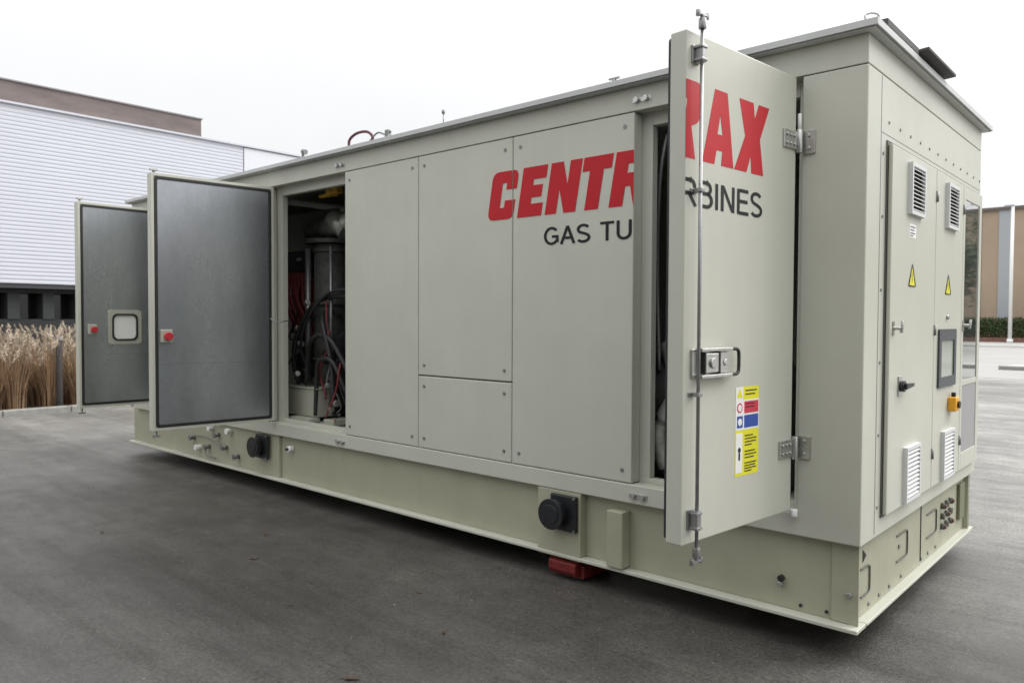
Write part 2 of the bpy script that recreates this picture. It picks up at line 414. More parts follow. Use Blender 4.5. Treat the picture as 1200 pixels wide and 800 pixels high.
# end-face skid details (cable gland cut-outs etc.)
def loop(y0, y1, z0, z1, r=.03):
    bm = bmesh.new(); x = -.045
    tube(bm, [(-.05, y0, z1), (x, y0+.02, z1), (x, y1-r, z1), (x, y1-.006, z1-.008), (x, y1, z1-r), (x, y1, z0+r), (x, y1-.006, z0+.008), (x, y1-r, z0), (x, y0+.02, z0), (-.05, y0, z0)], .0042, 8, 3)
    part('pull_loop', bm, CUT, bevel=0)
loop(.17, .30, .265, .40); loop(.76, .96, .30, .44); loop(1.38, 1.60, .30, .44)
bm = B((-.0499, -.0465, 1.245, 1.256, .19, .55)); part('web_seam', bm, GAP, bevel=0)
bm = bmesh.new(); prism(bm, [(.20, .43), (.20, .49), (.25, .455)], 0, -.0499, -.047); part('lug_opening', bm, GAP, bevel=0)
bm = bmesh.new()
for y in (.3, .47, .64, .86, 1.27, 1.42, 1.60): cyl(bm, (-.05, y, .20), (-.044, y, .20), .011, 8)
for y in (.81,): cyl(bm, (-.05, y, .375), (-.044, y, .375), .013, 8)
part('web_bolt', bm, DSTEEL, bevel=0)
bm = bmesh.new()
for i in range(3):
    for j in range(3):
        y = 1.74+.1*i; z = .30+.065*j
        cyl(bm, (-.05, y, z), (-.028, y, z), .02, 10)
gl = part('cable_gland', bm, CUT, bevel=0)
bm = bmesh.new()
for i in range(3):
    for j in range(3):
        if (i+j) % 2: continue
        y = 1.74+.1*i; z = .30+.065*j
        cyl(bm, (-.028, y, z), (-.018, y, z), .013, 8)
part('terminal', bm, mat('copper_terminal', (.16, .08, .06), .6), gl, bevel=0)
bm = B((-.049, -.03, 2.16, 2.30, .26, .50)); part('terminal_box', bm, mat('olive_box', (.16, .17, .10), .6), bevel=.004)

# --- enclosure walls
bm = bmesh.new()
box(bm, XL+.02, -.2985, T+.001, T+.05, ZR+.01, ZP+.03)
# pier strips between openings, set back
for a, b in ((-1.33, -1.180), (-5.10, -5.013), (-3.965, -3.88), (-7.28, -7.19), (-6.30, -6.20), (-.345, -.300)):
    box(bm, a, b, T+.0015, T+.055, ZP+.03, ZT+.05)
for a, b in ((-3.88, -1.33), (-6.20, -5.10), (XL+.02, -7.28)):
    box(bm, a, b, T+.004, T+.03, ZP+.03, ZT+.05)
for a, b in ((-1.180, -.345), (-5.013, -3.965), (-7.19, -6.30)):
    box(bm, a, b, T+.0018, T+.056, ZT-.072, ZT+.05)
box(bm, XL, -.2985, W-.05, W, ZR, ZH)
box(bm, XL, XL+.05, T+.06, W-.06, ZR, ZH-.001)
box(bm, XL, XL+.05, 0.0905, T+.059, ZP+.04, ZH-.002)
wall = part('enclosure_wall', bm, PAINT, bevel=.003)
bm = B((XL+.06, -.31, .12, W-.06, .60, .66)); part('interior_floor', bm, PAINTIN)
bm = B((XL+.06, -.31, W-.08, W-.055, .67, 2.85), (-6.4, -6.36, .16, W-.09, .67, 2.85), (-2.6, -2.56, .16, W-.09, .67, 2.85), (-6.3, -5.25, .86, .88, .67, 2.7))
part('interior_lining', bm, PAINTIN)
# filler panels left of door one and between the two left doors
seam = bmesh.new()
def panel(x0, x1, z0, z1, lab=None):
    bm = B((x0+.003, x1-.003, .001, T, z0+.004, z1-.004)); o = part('side_panel', bm, PAINT, bevel=.006, label=lab)
    bm = bmesh.new()
    w = .06
    for x in (x0+.065, x1-.065):
        for z in (z0+.075, z1-.075):
            cyl(bm, (x, .001, z), (x, -.004, z), .011, 12)
            cyl(bm, (x, -.004, z), (x, -.0045, z), .006, 6)
    subpart('quarter_turn_screw', bm, DSTEEL, o, bevel=0)
    return o
p1 = panel(-3.960, -3.074, ZP, ZT)
p2 = panel(-3.074, -2.162, 1.192, ZT)
p2b = panel(-3.074, -2.162, ZP, 1.192, 'short square lower panel')
p3 = panel(-2.162, -1.244, ZP, ZT)
panel(-6.30, -5.10, ZP, ZT); panel(XL+.005, -7.28, ZP, ZT)
# dark shadow joints behind the seams
bm = B((-3.95, -1.27, .062, .0865, ZP+.002, ZT-.002)); part('joint_seal', bm, GAP, bevel=0)
bm = B((XL+.06, XL+.07, T+.0001, T+.001, ZP+.1, ZP+.11)); bm.free()
# keeper studs on header and rail
for x in (-1.198, -4.02):
    for z in (2.828, .603):
        bm = bmesh.new()
        for dx in (-.03, .03): cyl(bm, (x+dx, .0, z), (x+dx, -.022, z), .016, 12)
        box(bm, x-.06, x+.06, -.004, .0, z-.014, z+.014)
        part('lock_rod_keeper', bm, STEEL, bevel=.001)

# lettering on the panels
part('red_wordmark', stand(logo_bm(hi=-2.1655), -.0006), RED, p2, bevel=0)
part('red_wordmark', stand(logo_bm(lo=-2.1585, hi=-1.2475), -.0006), RED, p3, bevel=0)
part('black_lettering', stand(sub_bm(hi=-1.2475), -.0006), TXT, p3, bevel=0)

# --- end cabinet module
bm = union(B((-.298, 0, .0, W, ZR, ZT-.003)), B((XL, -.15, .0, T, ZR, ZP)))
cab = part('end_cabinet', bm, PAINT, bevel=.006)
bm = union(B((-.298, 0, .0, W, ZT+.001, ZH)), B((XL, -.15, .0, T, ZT+.001, ZH))); part('header_beam', bm, PAINT, bevel=.004)
bm = B((-.294, -.006, .007, W-.007, ZT-.003, ZT+.001)); part('band_joint', bm, GAP, bevel=0)
bm = B((.0001, .0012, .197, .203, ZR+.02, ZT-.01), (.0001, .0012, .203, W-.03, 2.496, 2.499)); part('cabinet_seam', bm, DSTEEL, bevel=0)
bm = bmesh.new()
for k in range(12):
    cyl(bm, (0, .32+k*.188, 2.56), (.004, .32+k*.188, 2.56), .008, 8)
for z in (.70, 1.05, 1.4, 1.75, 2.1, 2.4): cyl(bm, (0, .235, z), (.004, .235, z), .008, 8)
part('rivet', bm, DSTEEL, bevel=0)
# gasket line behind proud doors
bm = B((.0002, .006, .282, 2.357, .640, 2.470)); part('door_gasket', bm, CUT, bevel=0)
D0, D1 = .008, .028
def cdoor(y0, y1, **k):
    return part('cabinet_door', B((D0, D1, y0, y1, .652, 2.452)), PAINT, bevel=.005, **k)
cd1 = cdoor(.292, 1.127, label='wide cabinet door with rotary switch and two vents')
cd2 = cdoor(1.134, 1.796, label='cabinet door with dark framed screen')
# glazed third door
bm = bmesh.new()
y0, y1 = 1.803, 2.345
box(bm, D0, D1, y0, y0+.055, .652, 2.452); box(bm, D0, D1, y1-.07, y1, .652, 2.452)
box(bm, D0, D1, y0+.055, y1-.07, 2.37, 2.452); box(bm, D0, D1, y0+.055, y1-.07, 1.19, 1.225); box(bm, D0, D1, y0+.055, y1-.07, .652, .76)
box(bm, D0, D0+.012, y0+.055, y1-.07, .76, 1.19)
cd3 = part('cabinet_door', bm, PAINT, bevel=.003, label='narrow glazed cabinet door')
bm = B((D0+.003, D0+.015, y0+.056, y1-.071, 1.226, 2.369)); subpart('window_pane', bm, MIRG, cd3, bevel=0)
bm = B((D0+.0125, D0+.016, y0+.056, y1-.071, .761, 1.189)); subpart('lower_infill', bm, mat('grey_infill', (.33, .32, .33), .35, metal=.3), cd3, bevel=0)
# door seam hinges
for y, zs in ((1.1305, (.85, 1.55, 2.3)), (1.7995, (.85, 2.3)),):
    for z in zs:
        bm = bmesh.new(); cyl(bm, (D1+.004, y, z-.03), (D1+.004, y, z+.03), .008, 10); part('door_hinge', bm, DSTEEL, bevel=0)
def vent(yc, zc, w, h, p):
    y0, y1, z0, z1 = yc-w/2, yc+w/2, zc-h/2, zc+h/2
    bm = bmesh.new()
    x0, x1 = D1, D1+.022
    box(bm, x0, x1, y0, y0+.018, z0, z1); box(bm, x0, x1, y1-.018, y1, z0, z1)
    box(bm, x0, x1, y0+.018, y1-.018, z0, z0+.018); box(bm, x0, x1, y0+.018, y1-.018, z1-.018, z1)
    n = 11; st = (h-.036)/n
    for i in range(n):
        z = z0+.018+st*i
        prism(bm, [(x0+.002, z+st*.80), (x0+.002, z+st*1.0), (x1-.001, z+st*.38), (x1-.001, z+st*.18)], 1, y0+.018, y1-.018)
    # prism axis=1 takes (x,z)
    o = part('vent_grille', bm, VENTS, p, bevel=0)
    part('vent_opening', B((x0+.0003, x0+.0018, y0+.018, y1-.018, z0+.018, z1-.018)), GAP, p, bevel=0)
    return o
for yc in (.69, 1.465):
    p = cd1 if yc < 1 else cd2
    vent(yc, 2.275, .26, .26, p); vent(yc, .81, .26, .285, p)
def tri(yc, zc, s, p):
    bm = bmesh.new(); prism(bm, [(yc-s, zc-s*.85), (yc+s, zc-s*.85), (yc, zc+s*.95)], 0, D1, D1+.0012)
    o = part('warning_triangle', bm, YEL, p, bevel=0)
    bm = bmesh.new(); z = zc-.2*s
    prism(bm, [(yc-.08*s, z-.45*s), (yc+.12*s, z-.02*s), (yc-.02*s, z-.0*s), (yc+.12*s, z+.55*s), (yc-.18*s, z+.1*s), (yc-.02*s, z+.05*s)], 0, D1+.0012, D1+.002)
    for a, b in (((yc-s, zc-s*.85), (yc+s, zc-s*.85)), ((yc+s, zc-s*.85), (yc, zc+s*.95)), ((yc, zc+s*.95), (yc-s, zc-s*.85))):
        cyl(bm, (D1+.001, *a), (D1+.001, *b), .0035, 6)
    part('flash_symbol', bm, TXT, p, bevel=0)
tri(.66, 1.835, .062, cd1); tri(1.43, 1.815, .062, cd2)
bm = B((D1, D1+.001, .60, .72, 2.03, 2.10)); part('rating_plate', bm, WHITE, cd1, bevel=0)
bm = B(*[(D1+.001, D1+.0015, .612, .612+w, z, z+.006) for w, z in ((.09, 2.082), (.07, 2.066), (.085, 2.05), (.05, 2.037))]); part('plate_print', bm, DGREY, cd1, bevel=0)
def thandle(y, z, p):
    bm = bmesh.new(); box(bm, D1, D1+.005, y-.013, y+.013, z-.035, z+.035); cyl(bm, (D1+.005, y, z), (D1+.038, y, z), .009, 12); cyl(bm, (D1+.038, y+.0, z-.022), (D1+.042, y+.006, z+.036), .008, 10)
    None
    part('door_handle', bm, STEEL, p, bevel=.001)
thandle(.345, 1.565, cd1); thandle(1.84, 1.575, cd3)
bm = B((D1, D1+.006, .44, .495, 1.225, 1.325)); rs = part('switch_plate', bm, STEEL, cd1, bevel=.003)
bm = bmesh.new(); cyl(bm, (D1+.006, .47, 1.275), (D1+.028, .47, 1.275), .028, 20); prism(bm, [(.452, 1.290), (.585, 1.286), (.585, 1.27), (.452, 1.26)], 0, D1+.028, D1+.042); part('rotary_handle', bm, BLACK, cd1, bevel=.002)
# HMI
bm = bmesh.new(); O = rrect(1.215, 1.625, 1.215, 1.555, .012); ringprism(bm, O, rrect(1.265, 1.575, 1.275, 1.49, .006), 0, D1, D1+.012)
part('screen_bezel', bm, DGREY, cd2, bevel=.001)
bm = B((D1, D1+.005, 1.264, 1.576, 1.274, 1.491)); part('touch_screen', bm, SCREEN, cd2, bevel=0)
bm = bmesh.new(); cyl(bm, (D1, 1.42, 1.625), (D1+.012, 1.42, 1.625), .014, 12); part('key_switch', bm, STEEL, cd2, bevel=0)
bm = bmesh.new(); box(bm, D1, D1+.045, 1.48, 1.585, 1.06, 1.145); part('emergency_stop_box', bm, ORANGE, cd2, bevel=.006)
bm = bmesh.new(); cyl(bm, (D1+.045, 1.535, 1.10), (D1+.058, 1.535, 1.10), .022, 16); cyl(bm, (D1+.02, 1.535, 1.145), (D1+.02, 1.535, 1.172), .013, 10); part('stop_button', bm, BLACK, cd2, bevel=.001)
# hinge leaves on the cabinet for the right door
for z in (2.45, .99):
    bm = bmesh.new()
    box(bm, -.292, -.232, -.012, .0, z-.055, z+.055)
    for dz in (-.03, .03): cyl(bm, (-.262, -.012, z+dz), (-.262, -.02, z+dz), .009, 8)
    part('hinge_leaf', bm, STEEL, cab, bevel=.002)
bm = bmesh.new(); cyl(bm, (-.300, -.030, 2.50), (-.300, -.030, 2.585), .009, 10); part('hinge_pin', bm, WHITE, cab, bevel=0)
bm = bmesh.new(); cyl(bm, (-.300, -.03, .655), (-.300, -.03, .69), .018, 12); part('pin_cap', bm, WHITE, cab, bevel=.003)

# --- roof
OV = .066
bm = bmesh.new()
box(bm, XL-.02, .040, -OV+.014, W+OV-.014, ZH+.001, ZH+.009)
for b in ((XL-.03, .055, -OV, -OV+.006, ZH+.006, ZH+.039), (XL-.03, .055, W+OV-.006, W+OV, ZH+.006, ZH+.039), (.049, .055, -OV+.006, W+OV-.006, ZH+.006, ZH+.039), (XL-.03, XL-.024, -OV+.006, W+OV-.006, ZH+.006, ZH+.039)):
    box(bm, *b)
box(bm, XL-.02, .045, -OV+.01, W+OV-.01, ZH+.0101, ZH+.030)
roof = part('roof', bm, ROOFM, bevel=.002)
# lifting eye, mast, stubs, cable loop
bm = bmesh.new(); tube(bm, [(.0, -.03, 2.94), (-.01, -.03, 2.975), (.012, -.01, 2.985), (.035, .01, 2.975), (.03, .01, 2.94)], .006); subpart('lifting_eye', bm, STEEL, roof, 0)
bm = bmesh.new(); cyl(bm, (-2.79, -.02, 2.94), (-2.79, -.02, 3.02), .0035, 8); cyl(bm, (-2.79, -.02, 3.02), (-2.79, -.02, 3.045), .012, 10); subpart('roof_probe', bm, DSTEEL, roof, 0)
bm = bmesh.new(); cyl(bm, (-1.364, -.03, 2.94), (-1.364, -.03, 2.965), .012, 10); box(bm, -1.40, -1.33, -.035, -.02, 2.965, 2.973); subpart('roof_stud', bm, DSTEEL, roof, 0)
bm = bmesh.new(); cyl(bm, (-4.5, -.03, 2.94), (-4.5, -.03, 3.0), .012, 8); cyl(bm, (-4.5, -.03, 3.0), (-4.46, -.03, 2.99), .022, 10); subpart('roof_stud', bm, DSTEEL, roof, 0)
bm = bmesh.new(); tube(bm, [(-3.86, -.03, 2.94), (-3.85, -.03, 3.0), (-3.76, -.03, 3.035), (-3.64, -.03, 3.03), (-3.57, -.03, 2.99), (-3.56, -.03, 2.94)], .011, 10); subpart('cable_loop', bm, mat('dull_red_hose', (.11, .03, .04), .55), roof, 0)
bm = bmesh.new(); tube(bm, [(-3.6, -.03, 2.95), (-3.5, -.03, 3.0), (-3.4, -.03, 2.97), (-3.34, -.03, 2.99)], .007, 8); box(bm, -3.40, -3.36, -.045, -.015, 2.95, 3.0); subpart('cable_clamp', bm, DSTEEL, roof, 0)
# low dark duct strip and the projecting flap at the end
bm = B((-.16, .053, .09, .615, 2.9482, 2.984)); subpart('roof_duct', bm, GRAVB, roof, .004)
bm = bmesh.new()
prism(bm, [(-.30, 2.960), (.0, 2.960), (.098, 2.968), (.098, 2.984), (.0, 2.978), (-.30, 2.978)], 1, .62, 1.20)
box(bm, -.28, -.22, .66, 1.16, 2.9482, 2.961)
subpart('vent_flap', bm, GRAVB, roof, .003)

# --- the three open doors (child of the container, origin at hinge)
def door(px, py, ang, lab):
    me = bpy.data.meshes.new('side_door'); o = bpy.data.objects.new('side_door', me); COL.objects.link(o)
    o.parent = gen; o.location = Vector((px, py, 0))-Vector(gen.location); o.rotation_euler = (0, 0, R(ang)); o['label'] = lab
    return o
def setmesh(o, bm, m, bevel=.004):
    bmesh.ops.recalc_face_normals(bm, faces=bm.faces[:]); bm.to_mesh(o.data); bm.free(); o.data.materials.append(m)
    md = o.modifiers.new('bevel', 'BEVEL'); md.width = bevel; md.segments = 3; md.limit_method = 'ANGLE'; md.angle_limit = R(40)
def dpart(name, bm, m, p, bevel=0, label=None): return obj(name, bm, m, p, bevel, label=label)
DZ0, DZ1 = .688, 2.752
# right door: hinge on the right, local x negative
dr = door(-.305, -.047, 84.3, 'open side door with red and black letters and a yellow safety label')
setmesh(dr, B((-.905, -.008, 0, .078, DZ0, DZ1)), PAINT, .006)
dpart('inner_sheet', B((-.87, -.05, .0785, .082, DZ0+.05, DZ1-.05)), GALV, dr)
bm = bmesh.new(); ringprism(bm, rrect(-.897, -.016, DZ0+.01, DZ1-.01, .02), rrect(-.875, -.038, DZ0+.032, DZ1-.032, .02), 1, .0785, .092); dpart('rubber_seal', bm, RUBBER, dr)
bm = stand(logo_bm(lo=-.305-.9045), -.0006, .305); dpart('red_wordmark', bm, RED, dr)
bm = stand(sub_bm(lo=-.305-.9045), -.0006, .305); dpart('black_lettering', bm, TXT, dr)
# lock rod
RX = -.845
bm = bmesh.new(); cyl(bm, (RX, -.032, .675), (RX, -.032, 2.765), .0075, 14)
rod = dpart('lock_rod', bm, MSTEEL, dr)
bm = bmesh.new()
for z in (2.757, .68):
    s = 1 if z > 2 else -1
    cyl(bm, (RX, -.032, z), (RX, -.032, z+.04*s), .016, 10)
    cyl(bm, (RX, -.032, z+.04*s), (RX, -.032, z+.055*s), .010, 10)
    box(bm, RX-.030, RX+.030, -.040, -.024, z+.055*s-.005, z+.055*s+.005)
    cyl(bm, (RX+.03, -.032, z+.055*s-.012), (RX+.03, -.032, z+.055*s+.012), .01, 8)
    cyl(bm, (RX-.03, -.032, z+.055*s-.012), (RX-.03, -.032, z+.055*s+.012), .01, 8)
dpart('cam_end', bm, MSTEEL, dr, .001)
for z, h in ((2.66, .07), (2.12, .016), (.79, .08), (1.3, .016)):
    bm = bmesh.new(); box(bm, RX-.028, RX+.022, -.008, 0, z-h/2, z+h/2); box(bm, RX-.014, RX+.014, -.044, -.008, z-h/2, z+h/2)
    if h > .05:
        box(bm, RX-.022, RX+.018, -.048, -.008, z-h/2+.005, z-h/2+.015); box(bm, RX-.022, RX+.018, -.048, -.008, z+h/2-.015, z+h/2-.005)
    dpart('rod_guide', bm, MSTEEL, dr, .002)
# latch handle
HZ = 1.425
bm = bmesh.new()
box(bm, -.858, -.60, -.010, 0, HZ-.058, HZ+.058)
lh = dpart('latch_plate', bm, STEEL, dr, .003)
bm = bmesh.new()
box(bm, -.83, -.60, -.040, -.010, HZ+.047, HZ+.062); box(bm, -.83, -.60, -.040, -.010, HZ-.062, HZ-.047)
box(bm, -.80, -.70, -.034, -.010, HZ-.04, HZ+.04); box(bm, -.68, -.61, -.030, -.010, HZ-.042, HZ+.042)
cyl(bm, (-.745, -.034, HZ), (-.745, -.044, HZ), .022, 16); cyl(bm, (-.645, -.030, HZ), (-.645, -.036, HZ), .014, 12)
dpart('latch_body', bm, STEEL, dr, .003)
bm = B((-.70, -.688, -.036, -.010, HZ-.046, HZ+.046), (-.805, -.795, -.037, -.010, HZ-.045, HZ+.045)); dpart('latch_shadow_gap', bm, RUBBER, dr, .001)
bm = bmesh.new(); tube(bm, [(-.64, -.03, HZ+.054), (-.57, -.030, HZ+.054), (-.548, -.030, HZ+.048), (-.54, -.030, HZ+.03), (-.54, -.030, HZ-.03), (-.548, -.030, HZ-.048), (-.57, -.030, HZ-.054), (-.64, -.03, HZ-.054)], .0075, 10, 4)
dpart('pull_handle', bm, RUBBER, dr)
# door hinges
for z in (2.45, .99):
    bm = bmesh.new(); box(bm, -.135, -.01, -.010, 0, z-.042, z+.042)
    cyl(bm, (.0, -.012, z-.055), (.0, -.012, z+.055), .016, 14)
    for x in (-.11, -.075, -.04):
        for dz in (-.02, .02): cyl(bm, (x, -.010, z+dz), (x, -.017, z+dz), .008, 8)
    dpart('hinge', bm, STEEL, dr, .002)
# safety label
LX0, LX1 = -.512, -.318
lab = dpart('safety_label', B((LX0, LX1, -.0008, 0, .915, 1.308)), YEL, dr)
bl = lambda x0, x1, z0, z1, y=.0008: (LX0+x0*(LX1-LX0), LX0+x1*(LX1-LX0), -y-.0006, -y, z0, z1)
dpart('label_white_band', B(bl(.0, 1, 1.118, 1.250), bl(0, .31, 1.250, 1.308), bl(.03, .30, .93, 1.105)), WHITE, dr)
bm = B(bl(.36, .97, 1.19, 1.243, .0014)); dpart('label_red_field', bm, SRED, dr)
bm = B(bl(.36, .97, 1.126, 1.182, .0014), bl(.06, .30, 1.128, 1.180, .0014)); dpart('label_blue_field', bm, BLUE, dr)
bm = bmesh.new(); 
cyl(bm, (LX0+.032, -.0014, 1.216), (LX0+.032, -.0022, 1.216), .022, 20); dpart('prohibition_sign', bm, SRED, dr)
bm = bmesh.new(); cyl(bm, (LX0+.032, -.0022, 1.216), (LX0+.032, -.0028, 1.216), .015, 20); cyl(bm, (LX0+.034, -.0020, 1.154), (LX0+.034, -.0028, 1.154), .016, 20); dpart('sign_disc', bm, WHITE, dr)
bm = bmesh.new(); prism(bm, [(LX0+.008, 1.262), (LX0+.056, 1.262), (LX0+.032, 1.302)], 1, -.0022, -.0014); dpart('warning_symbol', bm, YEL, dr)
bm = B(*[bl(.40, .40+w, z, z+.005, .0014) for w, z in ((.5, 1.288), (.42, 1.272), (.35, 1.088), (.5, 1.074), (.48, 1.060), (.3, 1.046), (.45, 1.018), (.5, 1.004), (.4, .990), (.5, .966), (.46, .954), (.5, .942), (.3, .930))])
for z in (1.23, 1.216): box(bm, LX0+.19*.42, LX0+.19*.8, -.0028, -.0021, z, z+.004)
cyl(bm, (LX0+.033, -.0014, 1.03), (LX0+.033, -.002, 1.03), .012, 12); box(bm, LX0+.026, LX0+.04, -.002, -.0014, .985, 1.018)
dpart('label_print', bm, TXT, dr)

def left_door(px, py, ang, w, lab):
    o = door(px, py, ang, lab)
    setmesh(o, B((.006, w, 0, .080, DZ0, DZ1+.004)), PAINT, .006)
    # pan lip
    bm = bmesh.new(); ringprism(bm, [(.008, DZ0+.002), (w-.002, DZ0+.002), (w-.002, DZ1+.002), (.008, DZ1+.002)], [(.030, DZ0+.024), (w-.024, DZ0+.024), (w-.024, DZ1-.02), (.030, DZ1-.02)], 1, .0803, .089)
    dpart('door_lip', bm, PAINT, o, .001)
    bm = bmesh.new(); ringprism(bm, rrect(.033, w-.027, DZ0+.027, DZ1-.023, .02), rrect(.055, w-.049, DZ0+.049, DZ1-.045, .02), 1, .0803, .092)
    dpart('rubber_seal', bm, RUBBER, o, .002)
    dpart('inner_sheet', B((.057, w-.051, .0803, .087, DZ0+.051, DZ1-.047)), GALV, o)
    bm = B((.06, w-.055, .0871, .0874, 1.222, 1.2245)); dpart('sheet_crease', bm, DSTEEL, o)
    rx = w-.06
    bm = bmesh.new(); cyl(bm, (rx, -.03, .64), (rx, -.03, 2.80), .011, 12)
    for z in (2.80, .63): box(bm, rx-.03, rx+.03, -.043, -.017, z-.008, z+.008)
    dpart('lock_rod', bm, STEEL, o)
    return o
d2 = left_door(-5.06, -.005, -96.4, 1.035, 'large open side door showing its bare galvanised inner sheet')
bm = B((.885, .975, .087, .130, 1.40, 1.505)); sb = dpart('stop_switch_box', bm, PALE, d2, .006)
bm = bmesh.new(); cyl(bm, (.925, .13, 1.452), (.925, .165, 1.452), .032, 20); dpart('red_button', bm, REDB, d2, .003)
bm = bmesh.new(); tube(bm, [(.05, .10, 1.60), (.03, .14, 1.57), (-.01, .16, 1.565), (-.06, .16, 1.575), (-.10, .12, 1.58)], .005); dpart('stay_cable', bm, DSTEEL, d2)
d1 = left_door(-7.27, .0, -91, .865, 'far open side door with small rounded window')
bm = B((.705, .785, .087, .125, 1.43, 1.53)); dpart('stop_switch_box', bm, PALE, d1, .006)
bm = bmesh.new(); cyl(bm, (.735, .125, 1.478), (.735, .16, 1.478), .03, 20); dpart('red_button', bm, REDB, d1, .003)
bm = bmesh.new(); ringprism(bm, rrect(.262, .592, 1.325, 1.678, .03), rrect(.302, .552, 1.365, 1.638, .05), 1, .087, .105); dpart('window_frame', bm, PALE, d1, .003)
bm = bmesh.new(); ringprism(bm, rrect(.300, .554, 1.363, 1.640, .05), rrect(.316, .538, 1.380, 1.624, .045), 1, .088, .112); dpart('window_seal', bm, RUBBER, d1, .001)
bm = bmesh.new(); prism(bm, rrect(.314, .540, 1.378, 1.626, .045), 1, .0878, .094); dpart('window_pane', bm, mat('painted_bright_pane', (.80, .80, .76), .15, spec=.9), d1)  # opaque pane: the window's brightness is put into its pale colour

# --- equipment seen through the doorways
def eq(name, bm, m, bevel=.003, label=None): return part(name, bm, m, bevel=bevel, label=label)
bm = bmesh.new(); cyl(bm, (-4.62, .34, 2.85), (-4.62, .34, 2.74), .035, 12); cyl(bm, (-4.62, .34, 2.74), (-4.62, .34, 2.69), .055, 12); box(bm, -4.79, -4.62, .32, .36, 2.685, 2.71); box(bm, -4.58, -4.50, .31, .37, 2.70, 2.84)
eq('yellow_valve', bm, BRASS)
bm = bmesh.new(); cyl(bm, (-5.5, .72, 2.47), (-4.55, .62, 2.50), .10, 20); cyl(bm, (-4.95, .58, 2.55), (-4.78, .62, 2.40), .09, 16); eq('lagged_duct', bm, LAG, 0)
bm = bmesh.new(); cyl(bm, (-5.05, .62, 2.345), (-5.05, .62, 2.305), .235, 28); eq('dark_flange', bm, DPIPE)
bm = bmesh.new(); cyl(bm, (-5.02, .62, .70), (-5.02, .62, 2.30), .165, 28)
for z in (2.22, 1.72, 1.2): cyl(bm, (-5.02, .62, z), (-5.02, .62, z+.03), .175, 28)
eq('exhaust_pipe', bm, DPIPE, 0)
bm = bmesh.new(); cyl(bm, (-5.16, .45, .75), (-5.16, .45, 2.26), .028, 12); cyl(bm, (-4.79, .45, .75), (-4.79, .45, 2.26), .016, 12); eq('steel_pipe', bm, DSTEEL, 0)
bm = B((-5.85, -5.27, .6, .8, 2.03, 2.27), (-5.82, -5.3, .585, .6, 2.06, 2.24)); bb = eq('black_junction_box', bm, BLACK, .006)
bm = B((-5.56, -5.48, .58, .585, 2.17, 2.20)); part('latch', bm, STEEL, bb, 0)
for k in range(9):
    bm = bmesh.new(); x = -5.78+.045*k; dx = random.uniform(-.05, .08)
    tube(bm, [(x, .58, 2.05), (x+.02, .50+.01*k, 1.93), (x+dx+.1, .52, 1.78), (x+dx*.5+.16, .56, 1.60), (x+.22, .6, 1.42)], .016, 8); eq('red_cable', bm, REDC, 0)
bm = B((-5.72, -5.33, .62, .7, 1.45, 1.98)); eq('cable_tray', bm, REDP)
bm = B((-5.42, -4.80, .30, .50, .70, .955)); jb = eq('pale_junction_box', bm, PALE, .008)
bm = B((-5.43, -4.79, .29, .51, .955, .965)); part('box_lid', bm, PALE, jb)
bm = B((-5.1, -4.75, .18, .30, .672, .70), (-4.55, -4.4, .2, .4, .672, .72)); eq('floor_bracket', bm, PALE)
for pts, r in (([(-4.4, .5, 1.78), (-4.75, .42, 1.80), (-5.0, .38, 1.70), (-5.2, .36, 1.45), (-5.3, .38, 1.2), (-5.28, .42, .98)], .022),
               ([(-4.4, .44, 1.86), (-4.72, .38, 1.83), (-4.98, .34, 1.62), (-5.15, .36, 1.35), (-5.12, .42, 1.1)], .014),
               ([(-4.35, .34, 1.1), (-4.6, .3, 1.42), (-4.85, .3, 1.42), (-5.0, .34, 1.25), (-5.05, .36, 1.0)], .024),
               ([(-4.35, .30, .95), (-4.5, .26, 1.22), (-4.7, .26, 1.22), (-4.8, .3, 1.05), (-4.82, .3, .72)], .02),
               ([(-4.9, .45, 1.65), (-4.7, .3, 1.55), (-4.55, .28, 1.2), (-4.5, .28, .74)], .02),
               ([(-5.4, .55, 1.55), (-5.35, .5, 1.3), (-5.42, .5, 1.1), (-5.3, .5, .96)], .018)):
    bm = bmesh.new(); tube(bm, pts, r, 10); eq('black_hose', bm, RUBBER, 0)
bm = bmesh.new()
for x, y, z, r in ((-5.33, .45, 1.5, .035), (-5.24, .42, 1.35, .04), (-5.36, .46, 1.28, .03), (-4.98, .33, 1.74, .03), (-4.62, .3, 1.0, .028), (-4.5, .25, .8, .03), (-4.42, .25, .86, .035), (-5.1, .3, 1.08, .03)):
    cyl(bm, (x-r, y, z), (x+r, y-.02, z+.01), r*.8, 10)
eq('pipe_fitting', bm, STEEL, .002)
rr = random.Random(3)
for k in range(16):
    x = rr.uniform(-5.5, -4.4); z = rr.uniform(.9, 1.9); y = rr.uniform(.25, .55)
    pts = [(x, y, z)]
    for q in range(4):
        x += rr.uniform(-.16, .16); z -= rr.uniform(.05, .28); y += rr.uniform(-.06, .06); pts.append((x, max(.22, y), max(.72, z)))
    bm = bmesh.new(); tube(bm, pts, rr.choice((.006, .008, .012)), 7); eq('thin_cable', bm, rr.choice((RUBBER, RUBBER, DSTEEL, REDC)), 0)
for k in range(10):
    x = rr.uniform(-5.55, -4.45); z = rr.uniform(.72, 2.0); y = rr.uniform(.35, .6); a = rr.uniform(.03, .06)
    bm = B((x-a, x+a, y, y+.08, z-a*.7, z+a*.7)); cyl(bm, (x, y, z), (x, y-.03, z), a*.45, 10); eq('small_sensor_box', bm, rr.choice((DPIPE, PALE, BLACK, DSTEEL)), .003)
